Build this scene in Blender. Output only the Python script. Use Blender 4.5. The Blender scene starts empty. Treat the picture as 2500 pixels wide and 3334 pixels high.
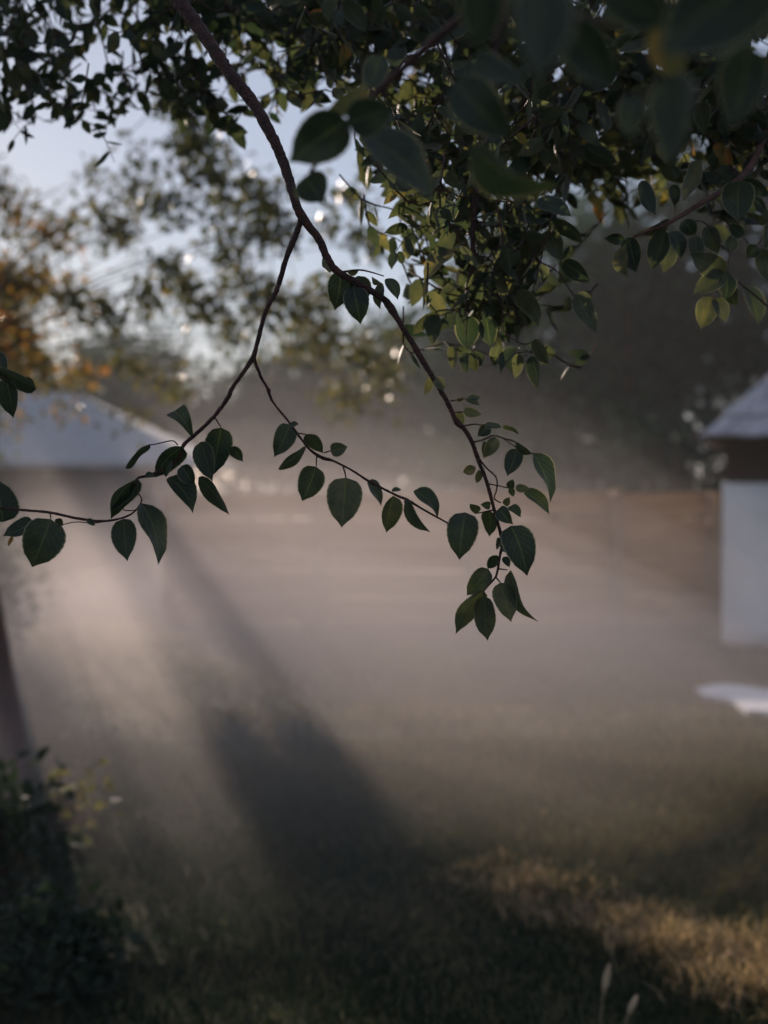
import bpy, math, random
import numpy as np
from mathutils import Vector, Matrix
random.seed(7); rng = np.random.default_rng(7)
S = bpy.context.scene
COL = S.collection
R = math.radians

# ------------------------------------------------------------------ camera
F = 50/36*3334                      # focal length in photo pixels
CAMP = Vector((0, 0, 1.5)); PITCH = R(-1.447)
cam = bpy.data.cameras.new('camera'); camo = bpy.data.objects.new('camera', cam); COL.objects.link(camo)
cam.sensor_fit = 'VERTICAL'; cam.sensor_height = 36; cam.sensor_width = 27; cam.lens = 50
cam.clip_start = 0.05; cam.clip_end = 2000
camo.location = CAMP; camo.rotation_euler = (R(90)+PITCH, 0, 0)
cam.dof.use_dof = True; cam.dof.focus_distance = 2.08; cam.dof.aperture_fstop = 2.7
S.camera = camo

# ------------------------------------------------------------------ sky and sun
SUN_AZ, SUN_EL = R(-20), R(13.5)     # azimuth from +Y, negative = left
SUND = Vector((math.sin(SUN_AZ)*math.cos(SUN_EL), math.cos(SUN_AZ)*math.cos(SUN_EL), math.sin(SUN_EL)))
w = bpy.data.worlds.new('World'); S.world = w; w.use_nodes = True
nt = w.node_tree; nt.nodes.clear()
sky = nt.nodes.new('ShaderNodeTexSky'); sky.sky_type = 'NISHITA'; sky.sun_disc = False
sky.sun_elevation = SUN_EL; sky.sun_rotation = SUN_AZ
sky.air_density = 1.0; sky.dust_density = 0.25; sky.ozone_density = 2.5
bg = nt.nodes.new('ShaderNodeBackground'); bg.inputs['Strength'].default_value = 0.064
wo = nt.nodes.new('ShaderNodeOutputWorld')
veil = nt.nodes.new('ShaderNodeMixRGB'); veil.inputs[0].default_value = .68; veil.inputs[2].default_value = (3.3, 3.5, 4.6, 1)   # even high morning veil over the blue
nt.links.new(sky.outputs[0], veil.inputs[1]); nt.links.new(veil.outputs[0], bg.inputs[0]); nt.links.new(bg.outputs[0], wo.inputs[0])
sun = bpy.data.lights.new('sun', 'SUN'); sun.energy = 5.0; sun.angle = R(0.5); sun.color = (1.0, 0.81, 0.67)
suno = bpy.data.objects.new('sun', sun); COL.objects.link(suno)
suno.rotation_euler = SUND.to_track_quat('Z', 'Y').to_euler(); suno.location = (-6, 20, 12)
S.view_settings.view_transform = 'Standard'; S.view_settings.look = 'None'
S.view_settings.gamma = 1.0; S.view_settings.use_curve_mapping = False
S.view_settings.exposure = 0.92
cy = S.cycles
cy.max_bounces = 6; cy.diffuse_bounces = 2; cy.glossy_bounces = 2; cy.transmission_bounces = 3
cy.volume_bounces = 2; cy.transparent_max_bounces = 8; cy.use_denoising = True
cy.sample_clamp_indirect = 4.0; cy.caustics_reflective = False; cy.caustics_refractive = False

# ------------------------------------------------------------------ photo pixel -> point at a depth
def ray(px, py):
    u = (px-1250)/F; v = -(py-1667)/F
    return np.array([u, math.cos(PITCH)-v*math.sin(PITCH), math.sin(PITCH)+v*math.cos(PITCH)])
def at(px, py, y):
    d = ray(px, py); return Vector((d[0]*y/d[1], y, 1.5+d[2]*y/d[1]))
def atg(px, py, z=0.0):
    d = ray(px, py); t = (z-1.5)/d[2]; return Vector((d[0]*t, d[1]*t, z))
def proj(P):
    P = np.asarray(P, float)-np.array([0, 0, 1.5])
    c, s = math.cos(PITCH), math.sin(PITCH)
    f = P[..., 1]*c+P[..., 2]*s; v = -P[..., 1]*s+P[..., 2]*c
    return 1250+F*P[..., 0]/f, 1667-F*v/f, f

# ------------------------------------------------------------------ object helpers
def tag(o, label=None, cat=None, group=None, kind=None):
    if label: o['label'] = label
    if cat: o['category'] = cat
    if group: o['group'] = group
    if kind: o['kind'] = kind
    return o
def empty(name, loc, label, cat, group=None):
    o = bpy.data.objects.new(name, None); COL.objects.link(o); o.location = loc; o.empty_display_size = .1
    return tag(o, label, cat, group)
def link(name, me, parent=None, world=True):
    o = bpy.data.objects.new(name, me); COL.objects.link(o)
    if parent is not None:
        o.parent = parent
        if world: o.location = -wloc(parent)
    return o
def wloc(o):
    l = Vector(o.location)
    while o.parent: o = o.parent; l = l+Vector(o.location)
    return l
def mesh(name, V, Fc, mats, smooth=True, mi=None):
    me = bpy.data.meshes.new(name); me.from_pydata([tuple(v) for v in V], [], Fc)
    for m in (mats if isinstance(mats, (list, tuple)) else [mats]): me.materials.append(m)
    if smooth: me.polygons.foreach_set('use_smooth', [True]*len(me.polygons))
    if mi is not None: me.polygons.foreach_set('material_index', mi)
    me.update(); return me
def np_mesh(name, V, Q, mat, nper, attrs=None, smooth=True):
    """V (n,3) verts, Q (m,nper) faces"""
    me = bpy.data.meshes.new(name); V = np.ascontiguousarray(V, np.float32); Q = np.ascontiguousarray(Q, np.int32)
    me.vertices.add(len(V)); me.vertices.foreach_set('co', V.ravel())
    me.loops.add(Q.size); me.loops.foreach_set('vertex_index', Q.ravel())
    me.polygons.add(len(Q)); me.polygons.foreach_set('loop_start', np.arange(0, Q.size, nper, dtype=np.int32))
    me.polygons.foreach_set('loop_total', np.full(len(Q), nper, np.int32))
    if smooth: me.polygons.foreach_set('use_smooth', np.ones(len(Q), bool))
    for k, a in (attrs or {}).items():
        at_ = me.attributes.new(k, 'FLOAT', 'POINT'); at_.data.foreach_set('value', np.ascontiguousarray(a, np.float32))
    me.materials.append(mat); me.update(calc_edges=True); return me
def box_v(x0, x1, y0, y1, z0, z1, j=0.0):
    V = [(x, y, z) for z in (z0, z1) for y in (y0, y1) for x in (x0, x1)]
    if j: V = [tuple(c+random.uniform(-j, j) for c in v) for v in V]
    return V, [(0, 2, 3, 1), (4, 5, 7, 6), (0, 1, 5, 4), (2, 6, 7, 3), (0, 4, 6, 2), (1, 3, 7, 5)]
def resample(P, n):
    """smooth Catmull-Rom path; P rows: x,y,z,(radius)"""
    P = np.asarray(P, float)
    if len(P) < 3: return np.array([P[0]+(P[-1]-P[0])*t for t in np.linspace(0, 1, n)])
    E = np.vstack([2*P[0]-P[1], P, 2*P[-1]-P[-2]]); out = []
    L = np.r_[0, np.cumsum(np.linalg.norm(np.diff(P[:, :3], axis=0), axis=1))]
    for s in np.linspace(0, L[-1], n):
        i = min(max(np.searchsorted(L, s, 'right')-1, 0), len(P)-2)
        t = (s-L[i])/max(L[i+1]-L[i], 1e-9); p0, p1, p2, p3 = E[i], E[i+1], E[i+2], E[i+3]
        out.append(.5*((2*p1)+(-p0+p2)*t+(2*p0-5*p1+4*p2-p3)*t*t+(-p0+3*p1-3*p2+p3)*t**3))
    return np.array(out)
def tube_geo(P, sides=7, jitter=0.0, base=0):
    """P rows x,y,z,r -> verts, faces (quads as tuples)"""
    P = np.asarray(P, float); n = len(P); V = []; Fc = []
    T = np.gradient(P[:, :3], axis=0); T /= np.linalg.norm(T, axis=1)[:, None]+1e-12
    a = np.array([0, 0, 1.]) if abs(T[0][2]) < .9 else np.array([1., 0, 0])
    u = np.cross(T[0], a); u /= np.linalg.norm(u)
    for i in range(n):
        u = u-T[i]*np.dot(u, T[i]); u /= np.linalg.norm(u); v = np.cross(T[i], u)
        for k in range(sides):
            th = 2*math.pi*k/sides; r = P[i, 3]*(1+random.uniform(-jitter, jitter))
            V.append(P[i, :3]+r*(math.cos(th)*u+math.sin(th)*v))
    for i in range(n-1):
        for k in range(sides):
            k2 = (k+1) % sides
            Fc.append((base+i*sides+k, base+i*sides+k2, base+(i+1)*sides+k2, base+(i+1)*sides+k))
    Fc.append(tuple(base+k for k in range(sides))[::-1]); Fc.append(tuple(base+(n-1)*sides+k for k in range(sides)))
    return V, Fc
def merge(parts):
    V = []; Fc = []
    for v, f in parts:
        b = len(V); V += list(v); Fc += [tuple(i+b for i in q) for q in f]
    return V, Fc

# ------------------------------------------------------------------ materials
def mat(name):
    m = bpy.data.materials.new(name); m.use_nodes = True; n = m.node_tree; n.nodes.clear()
    return m, n, (lambda t, **k: _node(n, t, k)), n.links.new
def _node(n, t, k):
    nd = n.nodes.new('ShaderNode'+t)
    for a, b in k.items():
        if a in nd.inputs: nd.inputs[a].default_value = b
        else: setattr(nd, a, b)
    return nd
def ramp(N, stops):
    r = N('ValToRGB'); e = r.color_ramp.elements
    while len(e) < len(stops): e.new(.5)
    for el, (p, c) in zip(e, stops): el.position = p; el.color = (*c, 1)
    return r
def basic(name, cols, scale=6., rough=.85, bump=.2, stretch=(1, 1, 1), detail=6, spec=.3, bscale=None):
    m, n, N, L = mat(name)
    tc = N('TexCoord'); mp = N('Mapping'); mp.inputs['Scale'].default_value = stretch
    nz = N('TexNoise', Scale=scale, Detail=detail, Roughness=.6)
    L(tc.outputs['Object'], mp.inputs[0]); L(mp.outputs[0], nz.inputs['Vector'])
    rp = ramp(N, [(.25+.5*i/max(len(cols)-1, 1), c) for i, c in enumerate(cols)])
    L(nz.outputs['Fac'], rp.inputs[0])
    p = N('BsdfPrincipled', Roughness=rough); p.inputs['Specular IOR Level'].default_value = spec
    L(rp.outputs[0], p.inputs['Base Color'])
    nb = N('TexNoise', Scale=bscale or scale*4, Detail=4); L(mp.outputs[0], nb.inputs['Vector'])
    b = N('Bump', Strength=bump, Distance=.02); L(nb.outputs['Fac'], b.inputs['Height']); L(b.outputs[0], p.inputs['Normal'])
    o = N('OutputMaterial'); L(p.outputs[0], o.inputs[0]); return m
def leaf_mat(name, stops, trans=.35, tint_attr=True, rough=.45, gloss=.35, veins=True, tcol=(1.35, 1.3, .72)):
    m, n, N, L = mat(name)
    oi = N('ObjectInfo'); 
    if tint_attr:
        a = N('Attribute'); a.attribute_name = 'tint'; src = a.outputs['Fac']
    else: src = oi.outputs['Random']
    tc = N('TexCoord'); nz = N('TexNoise', Scale=60., Detail=4); L(tc.outputs['Object'], nz.inputs['Vector'])
    ad = N('MapRange'); ad.inputs['To Min'].default_value = -.14; ad.inputs['To Max'].default_value = .14
    ad.inputs['From Min'].default_value = .3; ad.inputs['From Max'].default_value = .7
    L(nz.outputs['Fac'], ad.inputs['Value'])
    sm = N('Math', operation='ADD', use_clamp=True); L(src, sm.inputs[0]); L(ad.outputs[0], sm.inputs[1])
    rp = ramp(N, stops); L(sm.outputs[0], rp.inputs[0]); colr = rp.outputs[0]
    p = N('BsdfPrincipled', Roughness=rough); p.inputs['Specular IOR Level'].default_value = gloss
    p.inputs['Sheen Weight'].default_value = .25 if gloss > .1 else 0; p.inputs['Sheen Roughness'].default_value = .4
    if veins:
        uv = N('UVMap'); sx = N('SeparateXYZ'); L(uv.outputs[0], sx.inputs[0])
        d = N('Math', operation='SUBTRACT'); L(sx.outputs[0], d.inputs[0]); d.inputs[1].default_value = .5
        ab = N('Math', operation='ABSOLUTE'); L(d.outputs[0], ab.inputs[0])
        mid = N('MapRange'); mid.inputs['From Min'].default_value = .012; mid.inputs['From Max'].default_value = .035
        mid.inputs['To Min'].default_value = 1; mid.inputs['To Max'].default_value = 0; L(ab.outputs[0], mid.inputs['Value'])
        k = N('Math', operation='MULTIPLY_ADD'); L(ab.outputs[0], k.inputs[0]); k.inputs[1].default_value = -.75; L(sx.outputs[1], k.inputs[2])
        k2 = N('Math', operation='MULTIPLY'); L(k.outputs[0], k2.inputs[0]); k2.inputs[1].default_value = 44.
        sn = N('Math', operation='SINE'); L(k2.outputs[0], sn.inputs[0])
        sv = N('MapRange'); sv.inputs['From Min'].default_value = .86; sv.inputs['From Max'].default_value = 1.
        sv.inputs['To Max'].default_value = .45; L(sn.outputs[0], sv.inputs['Value'])
        vm = N('Math', operation='MAXIMUM'); L(mid.outputs[0], vm.inputs[0]); L(sv.outputs[0], vm.inputs[1])
        mx = N('MixRGB'); mx.inputs[2].default_value = (.10, .13, .055, 1)
        vf = N('Math', operation='MULTIPLY'); L(vm.outputs[0], vf.inputs[0]); vf.inputs[1].default_value = .6
        L(vf.outputs[0], mx.inputs[0]); L(colr, mx.inputs[1]); colr = mx.outputs[0]
        b = N('Bump', Strength=.35, Distance=.002); b.invert = True; L(vm.outputs[0], b.inputs['Height']); L(b.outputs[0], p.inputs['Normal'])
    if veins:      # pale downy margin, also painting the backlit rim into the colour
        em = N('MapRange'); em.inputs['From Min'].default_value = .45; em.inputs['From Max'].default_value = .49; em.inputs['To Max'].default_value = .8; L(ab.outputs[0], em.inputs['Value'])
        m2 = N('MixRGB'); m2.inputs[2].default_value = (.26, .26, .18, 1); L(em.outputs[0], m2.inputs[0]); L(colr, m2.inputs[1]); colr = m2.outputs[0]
    L(colr, p.inputs['Base Color'])
    t = N('BsdfTranslucent'); g = N('MixRGB', blend_type='MULTIPLY'); g.inputs[0].default_value = 1; g.inputs[2].default_value = (*tcol, 1)
    L(colr, g.inputs[1]); L(g.outputs[0], t.inputs[0])
    ms = N('MixShader'); ms.inputs[0].default_value = trans; L(p.outputs[0], ms.inputs[1]); L(t.outputs[0], ms.inputs[2])
    o = N('OutputMaterial'); L(ms.outputs[0], o.inputs[0]); return m
GREEN = [(0., (.013, .027, .019)), (.35, (.032, .048, .031)), (.62, (.072, .083, .048)), (.78, (.12, .12, .058)), (.90, (.25, .17, .050)), (1., (.34, .14, .05))]
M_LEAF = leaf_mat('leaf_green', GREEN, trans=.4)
M_LEAFS = leaf_mat('leaf_simple', GREEN, veins=False, trans=.42, gloss=.18, rough=.6)
M_LEAFY = leaf_mat('leaf_sunlit_tint', GREEN, veins=False, trans=.42, tcol=(1.6, 1.3, .65))  # warm lit copy of the leaf; sun glow put into its translucent colour
M_LEAFD = leaf_mat('leaf_far', [(0., (.014, .032, .026)), (.5, (.026, .050, .036)), (1., (.055, .08, .045))], veins=False, trans=.22, gloss=.02, rough=.9, tcol=(.9, 1.2, .8))
M_BARK = basic('bark', [(.035, .022, .018), (.085, .045, .035), (.13, .075, .055)], scale=30, bump=.5, stretch=(1, 1, .35))
M_TWIG = basic('twig_bark', [(.028, .018, .015), (.06, .03, .025), (.12, .045, .035)], scale=70, bump=.8, rough=.6)
M_DARKBARK = basic('trunk_bark', [(.03, .02, .016), (.07, .038, .028), (.10, .055, .04)], scale=14, bump=.8, stretch=(1, 1, .3))

# ------------------------------------------------------------------ leaves
def leaf_grid(L, W, bow=0., fold=.3, curl=.0, nu=17, nv=4, shape='ovate', wave=.0, petiole=None):
    """verts of a leaf, x across, y along, z normal; returns V, faces, uv per vert"""
    V = []; UV = []
    ph = random.random()*6
    for i in range(nu+1):
        t = i/nu
        if shape == 'ovate': h = (t**.52)*((1-t)**.92)/.381
        elif shape == 'round': h = (t**.42)*((1-t)**.80)/.457
        elif shape == 'narrow': h = (t**.6)*((1-t)**.6)/.435*.9
        elif shape == 'fan': h = .10+.95*t**1.1 if t < .93 else .95
        else: h = .5
        h = min(h, 1.03)
        if t > .8 and shape in ('ovate', 'round'): h *= 1-.45*math.sin(math.pi/2*(t-.8)/.2)
        if 0 < i < nu and shape != 'fan': h *= 1+(.018 if i % 2 else -.018)
        for k in range(nv+1):
            v = -1+2*k/nv
            x = v*h*W/2; av = abs(v)*h
            z = fold*av*W/2*(1-.35*av)+curl*L*t*t+wave*L*math.sin(7*t+ph+(2 if v > 0 else 0))*av
            x *= math.cos(min(fold, 1.2)*.45)
            V.append((x+bow*L*math.sin(math.pi*t), t*L, z)); UV.append((k/nv, t))
    Fc = [(i*(nv+1)+k, i*(nv+1)+k+1, (i+1)*(nv+1)+k+1, (i+1)*(nv+1)+k) for i in range(nu) for k in range(nv)]
    return V, Fc, UV
def leaf_mesh(V, Fc, UV, tint, mats, pet=None):
    nl = len(Fc); V = list(V); Fc = list(Fc); UV = list(UV)
    if pet is not None:
        pv, pf = tube_geo(pet, 4); b = len(V); V += [tuple(p) for p in pv]; Fc += [tuple(i+b for i in q) for q in pf]; UV += [(.5, 0)]*len(pv)
    me = mesh('leaf', V, Fc, mats, mi=[0]*nl+[1]*(len(Fc)-nl))
    uvl = me.uv_layers.new(name='UVMap'); li = np.zeros(len(me.loops), np.int32); me.loops.foreach_get('vertex_index', li)
    uvl.data.foreach_set('uv', np.array(UV, np.float32)[li].ravel())
    a = me.attributes.new('tint', 'FLOAT', 'POINT'); a.data.foreach_set('value', np.full(len(V), tint, np.float32))
    return me
VIEW = lambda P: (Vector(P)-CAMP).normalized()
def traced_leaf(parent, bx, by, tx, ty, wpx, depth, shape='ovate', bow=0., tint=None, fold=None, curl=None, pet=None, dz=None, real=None):
    """leaf whose base and tip lie on two photo pixels at the bough's distance; rolls about its midrib to show its breadth"""
    dz = random.uniform(-.018, .018) if dz is None else dz
    B = at(bx, by, depth); T = at(tx, ty, depth+dz); u = T-B; L = u.length; u.normalize()
    n0 = -VIEW((B+T)/2); n0 = (n0-u*n0.dot(u)).normalized()
    wa = wpx*depth/F; Wr = (.60 if shape != 'fan' else .8)*L
    if wa < Wr:
        a = math.acos(max(wa/Wr, .45)); Wr = wa/math.cos(a)
        ang = a*random.choice((-1, 1))*.9
    else: Wr = wa; ang = random.uniform(-.15, .15)
    n = Matrix.Rotation(ang, 3, u) @ n0; s = u.cross(n).normalized()
    fo = random.uniform(.2, .75) if fold is None else fold
    cu = random.uniform(-.16, .16) if curl is None else curl
    V, Fc, UV = leaf_grid(L, Wr, bow+random.uniform(-.03, .03), fo, 0, shape=shape, wave=random.uniform(.01, .05))
    for i in range(len(V)):        # curl back and forth about the chord so that base and tip stay put
        x, y, z = V[i]; t = y/L; V[i] = (x, y, z+cu*L*math.sin(math.pi*t))
    M = Matrix((s, u, n)).transposed()
    V = [tuple(M @ Vector(v)) for v in V]
    pt = None
    if pet:
        pp = [(*(at(x, y, depth)-B), .0011) for x, y in pet]+[(0, 0, 0, .0009)]
        pp = resample(pp, 6)
        pt = pp
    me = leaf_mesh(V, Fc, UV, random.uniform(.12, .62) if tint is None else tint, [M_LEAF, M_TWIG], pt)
    o = link('leaf', me, parent, world=False); o.location = B-wloc(parent); return o
# cheap templates for masses of leaves
def leaf_cloud(B, U, Nn, Ln, Wd, tint, mat_, name='foliage', hi=False):
    """B bases (n,3), U directions, Nn normals, lengths, widths"""
    if hi: ts = [0, .12, .4, .72, 1]; hs = [0, .62, 1., .66, 0]
    else: ts = [0, .42, 1]; hs = [0, 1., 0]
    tv = []
    for t, h in zip(ts, hs):
        if h == 0: tv.append((0, t, 0))
        else: tv += [(-h/2, t, .16*h), (0, t, 0), (h/2, t, .16*h)]
    tv = np.array(tv)
    tv[:, 2] -= .14*np.sin(np.pi*tv[:, 1])
    if hi: tri = [(0, 2, 1), (0, 3, 2)]+[q for b in (1, 4) for q in ((b, b+1, b+3), (b+1, b+4, b+3), (b+1, b+2, b+4), (b+2, b+5, b+4))]+[(7, 8, 10), (8, 9, 10)]
    else: tri = [(0, 2, 1), (0, 3, 2), (1, 2, 4), (2, 3, 4)]
    tri = np.array(tri); n = len(B)
    U = U/np.linalg.norm(U, axis=1)[:, None]; Nn = Nn-U*np.sum(U*Nn, axis=1)[:, None]; Nn /= np.linalg.norm(Nn, axis=1)[:, None]+1e-9
    Sd = np.cross(U, Nn)
    V = B[:, None, :]+tv[None, :, 0:1]*(Wd[:, None]*1.)[:, :, None]*Sd[:, None, :]+tv[None, :, 1:2]*Ln[:, None, None]*U[:, None, :]+tv[None, :, 2:3]*Wd[:, None, None]*Nn[:, None, :]
    Q = tri[None]+(np.arange(n)*len(tv))[:, None, None]
    me = np_mesh(name, V.reshape(-1, 3), Q.reshape(-1, 3), mat_, 3, {'tint': np.repeat(tint, len(tv))})
    if mat_ == M_LEAF: me.uv_layers.new(name='UVMap')
    return me
def rand_dirs(n, down=.0, s=1.):
    d = rng.normal(size=(n, 3))*s; d[:, 2] -= down; return d/np.linalg.norm(d, axis=1)[:, None]

# ================================================================== SETTING
# ground: one sheet to the horizon, gently uneven near the camera
def gz(x, y):
    return .015*math.sin(x*1.3+.6)*math.sin(y*.9)+.005*math.sin(x*3.1+y*2.3) if abs(x) < 40 and abs(y) < 60 else 0.
xs = np.unique(np.r_[np.linspace(-150, -12, 14), np.linspace(-12, 12, 61), np.linspace(12, 150, 14)])
ys = np.unique(np.r_[np.linspace(-60, 0, 8), np.linspace(0, 32, 81), np.linspace(32, 220, 16)])
V = [(x, y, gz(x, y) if abs(x) < 12 and 0 < y < 32 else 0) for y in ys for x in xs]; nx = len(xs)
Fc = [(j*nx+i, j*nx+i+1, (j+1)*nx+i+1, (j+1)*nx+i) for j in range(len(ys)-1) for i in range(nx-1)]
M_GROUND = basic('meadow_soil', [(.030, .036, .016), (.055, .055, .025), (.10, .078, .04)], scale=1.6, bump=.6, rough=1, detail=8, bscale=30, spec=.1)
tag(link('ground', mesh('ground', V, Fc, M_GROUND)), 'grassy meadow ground stretching back into the mist', kind='structure')

# grass blades
def blades(n_, sampler, hgt, wid, lean, tint, name, matg, label, cat):
    X, Y = sampler(n_); n_ = len(X)
    Z = np.array([gz(a, b) for a, b in zip(X, Y)])
    h = hgt(X, Y)*rng.uniform(.5, 1.25, n_); wd = wid(Y)*rng.uniform(.7, 1.3, n_)
    az = rng.uniform(0, 2*np.pi, n_); ln = lean*rng.uniform(.2, 1.2, n_)
    D = np.c_[np.cos(az), np.sin(az)]; az2 = az+rng.uniform(-1, 1, n_)+np.pi/2; Sd = np.c_[np.cos(az2), np.sin(az2)]
    V = np.zeros((n_, 5, 3))
    for k, (t, f) in enumerate(((0, 1), (0, -1), (.55, .8), (.55, -.8), (1, 0))):
        off = ln*h*t*t
        V[:, k, 0] = X+D[:, 0]*off+Sd[:, 0]*f*wd/2; V[:, k, 1] = Y+D[:, 1]*off+Sd[:, 1]*f*wd/2
        V[:, k, 2] = Z-.005+h*t*(1-.25*ln*t)
    Q = np.array([(0, 1, 3), (0, 3, 2), (2, 3, 4)])[None]+(np.arange(n_)*5)[:, None, None]
    me = np_mesh(name, V.reshape(-1, 3), Q.reshape(-1, 3), matg, 3, {'tint': np.repeat(np.clip(tint(X, Y), 0, 1), 5)}, smooth=False)
    return tag(link(name, me), label, cat, kind='stuff')
GR = [(0., (.012, .026, .020)), (.3, (.024, .042, .027)), (.55, (.096, .090, .050)), (.72, (.22, .17, .095)), (1., (.74, .55, .37))]
M_GRASS = leaf_mat('grass_blade', GR, trans=.38, veins=False, rough=.9, gloss=.04, tcol=(1.2, 1.1, .75))
def frustum(y0, y1, dens):
    def f(n_):
        Y = np.sqrt(rng.uniform(y0*y0, y1*y1, n_)); X = rng.uniform(-.33, .33, n_)*Y; return X, Y
    return f
def patchy(X, Y): return .5+.5*np.sin(X*2.1+1.7*np.sin(Y*1.3))*np.sin(Y*1.7+X*.8+1.2*np.sin(X*1.1))
# shade line of the meadow: grass tint painted lighter on the sunlit right
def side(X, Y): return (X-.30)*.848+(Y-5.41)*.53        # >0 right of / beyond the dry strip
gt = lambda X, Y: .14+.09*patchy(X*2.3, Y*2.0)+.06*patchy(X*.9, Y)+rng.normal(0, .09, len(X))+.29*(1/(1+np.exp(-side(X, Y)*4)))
gh = lambda X, Y: .032+.03*patchy(X*1.7, Y*1.3)
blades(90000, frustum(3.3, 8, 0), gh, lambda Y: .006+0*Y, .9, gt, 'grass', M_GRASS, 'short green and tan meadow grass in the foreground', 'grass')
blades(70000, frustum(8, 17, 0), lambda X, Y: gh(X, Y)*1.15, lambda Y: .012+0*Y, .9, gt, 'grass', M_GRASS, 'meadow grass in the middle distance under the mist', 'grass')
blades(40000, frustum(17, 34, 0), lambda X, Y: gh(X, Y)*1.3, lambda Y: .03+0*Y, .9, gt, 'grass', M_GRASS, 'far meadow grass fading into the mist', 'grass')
def strip(n_):
    t = rng.uniform(-.02, 1.5, n_)**1.; c = rng.normal(.03, .11, n_)
    x = .33+.81*t; y = 5.42-1.30*t; X = x+.848*c; Y = y+.53*c
    keep = patchy(X*5, Y*4) > rng.uniform(0, .75, n_); return X[keep], Y[keep]
blades(20000, strip, lambda X, Y: .03+.045*patchy(X*6, Y*5)+.06*np.clip(5.0-Y, 0, 1.3), lambda Y: .005+0*Y, 1.15, lambda X, Y: .70+.17*rng.normal(0, 1, len(X)), 'dry_grass', M_GRASS, 'strip of tall sunlit straw-coloured grass along the edge of the shade', 'dry grass')

# ------------------------------------------------------------------ white hut at right
M_WHITE = basic('limewash', [(.70, .70, .68), (.82, .82, .81), (.87, .87, .86)], scale=2.5, bump=.25, bscale=14)
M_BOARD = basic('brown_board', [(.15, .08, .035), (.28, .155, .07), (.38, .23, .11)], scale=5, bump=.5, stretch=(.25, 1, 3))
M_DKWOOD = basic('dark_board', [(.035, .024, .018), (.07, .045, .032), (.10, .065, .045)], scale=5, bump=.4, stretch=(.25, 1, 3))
M_ROOF = basic('weathered_shingle', [(.26, .26, .275), (.42, .42, .44), (.58, .58, .60)], scale=7, bump=.9, stretch=(2.2, .5, .5))
hut = empty('hut', (2.95, 12.4, 0), 'small whitewashed hut with weathered grey hipped roof at the right edge', 'hut')
HX0, HX1, HY0, HY1 = 2.95, 6.6, 12.4, 15.6
def grid_wall(p0, p1, z0, z1, n1, n2, j, mat_, name, par, th=.12):
    p0 = Vector(p0); p1 = Vector(p1); d = (p1-p0); nrm = Vector((d.y, -d.x, 0)).normalized(); V = []; Fc = []
    for side_ in (0, 1):
        for b in range(n2+1):
            for a in range(n1+1):
                q = p0+d*a/n1; z = z0+(z1-z0)*b/n2
                V.append(tuple(q+nrm*(random.uniform(-j, j) if not side_ else -th))+())
                V[-1] = (V[-1][0], V[-1][1], z)
    m_ = (n1+1)*(n2+1)
    for b in range(n2):
        for a in range(n1):
            i = b*(n1+1)+a; Fc.append((i, i+1, i+n1+2, i+n1+1)); i += m_; Fc.append((i, i+n1+1, i+n1+2, i+1))
    for a in range(n1):
        Fc.append((a+1, a, a+m_, a+1+m_)); i = n2*(n1+1)+a; Fc.append((i, i+1, i+1+m_, i+m_))
    for b in range(n2):
        i = b*(n1+1); Fc.append((i, i+n1+1, i+n1+1+m_, i+m_)); i += n1; Fc.append((i+n1+1, i, i+m_, i+n1+1+m_))
    return link(name, mesh(name, V, Fc, mat_), par)
grid_wall((HX0, HY0, 0), (HX1, HY0, 0), -.05, 1.44, 12, 6, .008, M_WHITE, 'wall', hut)
grid_wall((HX0, HY1, 0), (HX0, HY0+.125, 0), -.05, 1.44, 10, 6, .008, M_WHITE, 'wall', hut)
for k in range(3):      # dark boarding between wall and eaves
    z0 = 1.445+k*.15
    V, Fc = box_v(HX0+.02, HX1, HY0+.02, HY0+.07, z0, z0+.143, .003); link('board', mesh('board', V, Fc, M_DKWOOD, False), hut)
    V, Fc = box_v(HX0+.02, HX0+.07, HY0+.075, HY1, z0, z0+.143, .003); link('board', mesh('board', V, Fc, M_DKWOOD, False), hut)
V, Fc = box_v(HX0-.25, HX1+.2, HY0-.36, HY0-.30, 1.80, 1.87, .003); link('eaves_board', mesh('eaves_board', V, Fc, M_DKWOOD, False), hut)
# hipped roof: rows of ragged shingles, each course proud of the one below
ex0, ey0, ez = 2.83, 11.98, 1.86; run = 2.0; rise = .96
rf = []
def shingle_face(c0, c1, top0, top1, rows, nper):
    c0, c1, top0, top1 = map(Vector, (c0, c1, top0, top1))
    nrm = (c1-c0).cross(top0-c0).normalized()
    if nrm.z < 0: nrm = -nrm
    for r in range(rows):
        t0 = r/rows-.02; t1 = min((r+1.25)/rows, 1)
        a0 = c0.lerp(top0, t0); a1 = c1.lerp(top1, t0); b0 = c0.lerp(top0, t1); b1 = c1.lerp(top1, t1)
        m_ = max(2, int(nper*(a1-a0).length))
        for k in range(m_):
            s0 = k/m_; s1 = (k+.94)/m_; jj = random.uniform(-.035, .02); up = random.uniform(.03, .05)
            slope = (b0-a0).normalized()
            q = [a0.lerp(a1, s0)+slope*jj+nrm*up, a0.lerp(a1, s1)+slope*jj+nrm*up, b0.lerp(b1, s1)+nrm*.008, b0.lerp(b1, s0)+nrm*.008]
            lo = [p-nrm*.022 for p in q]
            rf.append(([tuple(p) for p in q+lo], [(0, 1, 2, 3), (0, 4, 5, 1), (1, 5, 6, 2), (3, 7, 4, 0), (7, 6, 5, 4)]))
E = [(ex0, ey0, ez), (HX1+.35, ey0, ez), (HX1+.35, HY1+.4, ez), (ex0, HY1+.4, ez)]
RD = [(ex0+run, ey0+run, ez+rise*run), (HX1+.35-run, ey0+run, ez+rise*run)]
shingle_face(E[0], E[1], RD[0], RD[1], 11, 6)
shingle_face(E[3], E[0], RD[0], RD[0], 11, 6)
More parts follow.
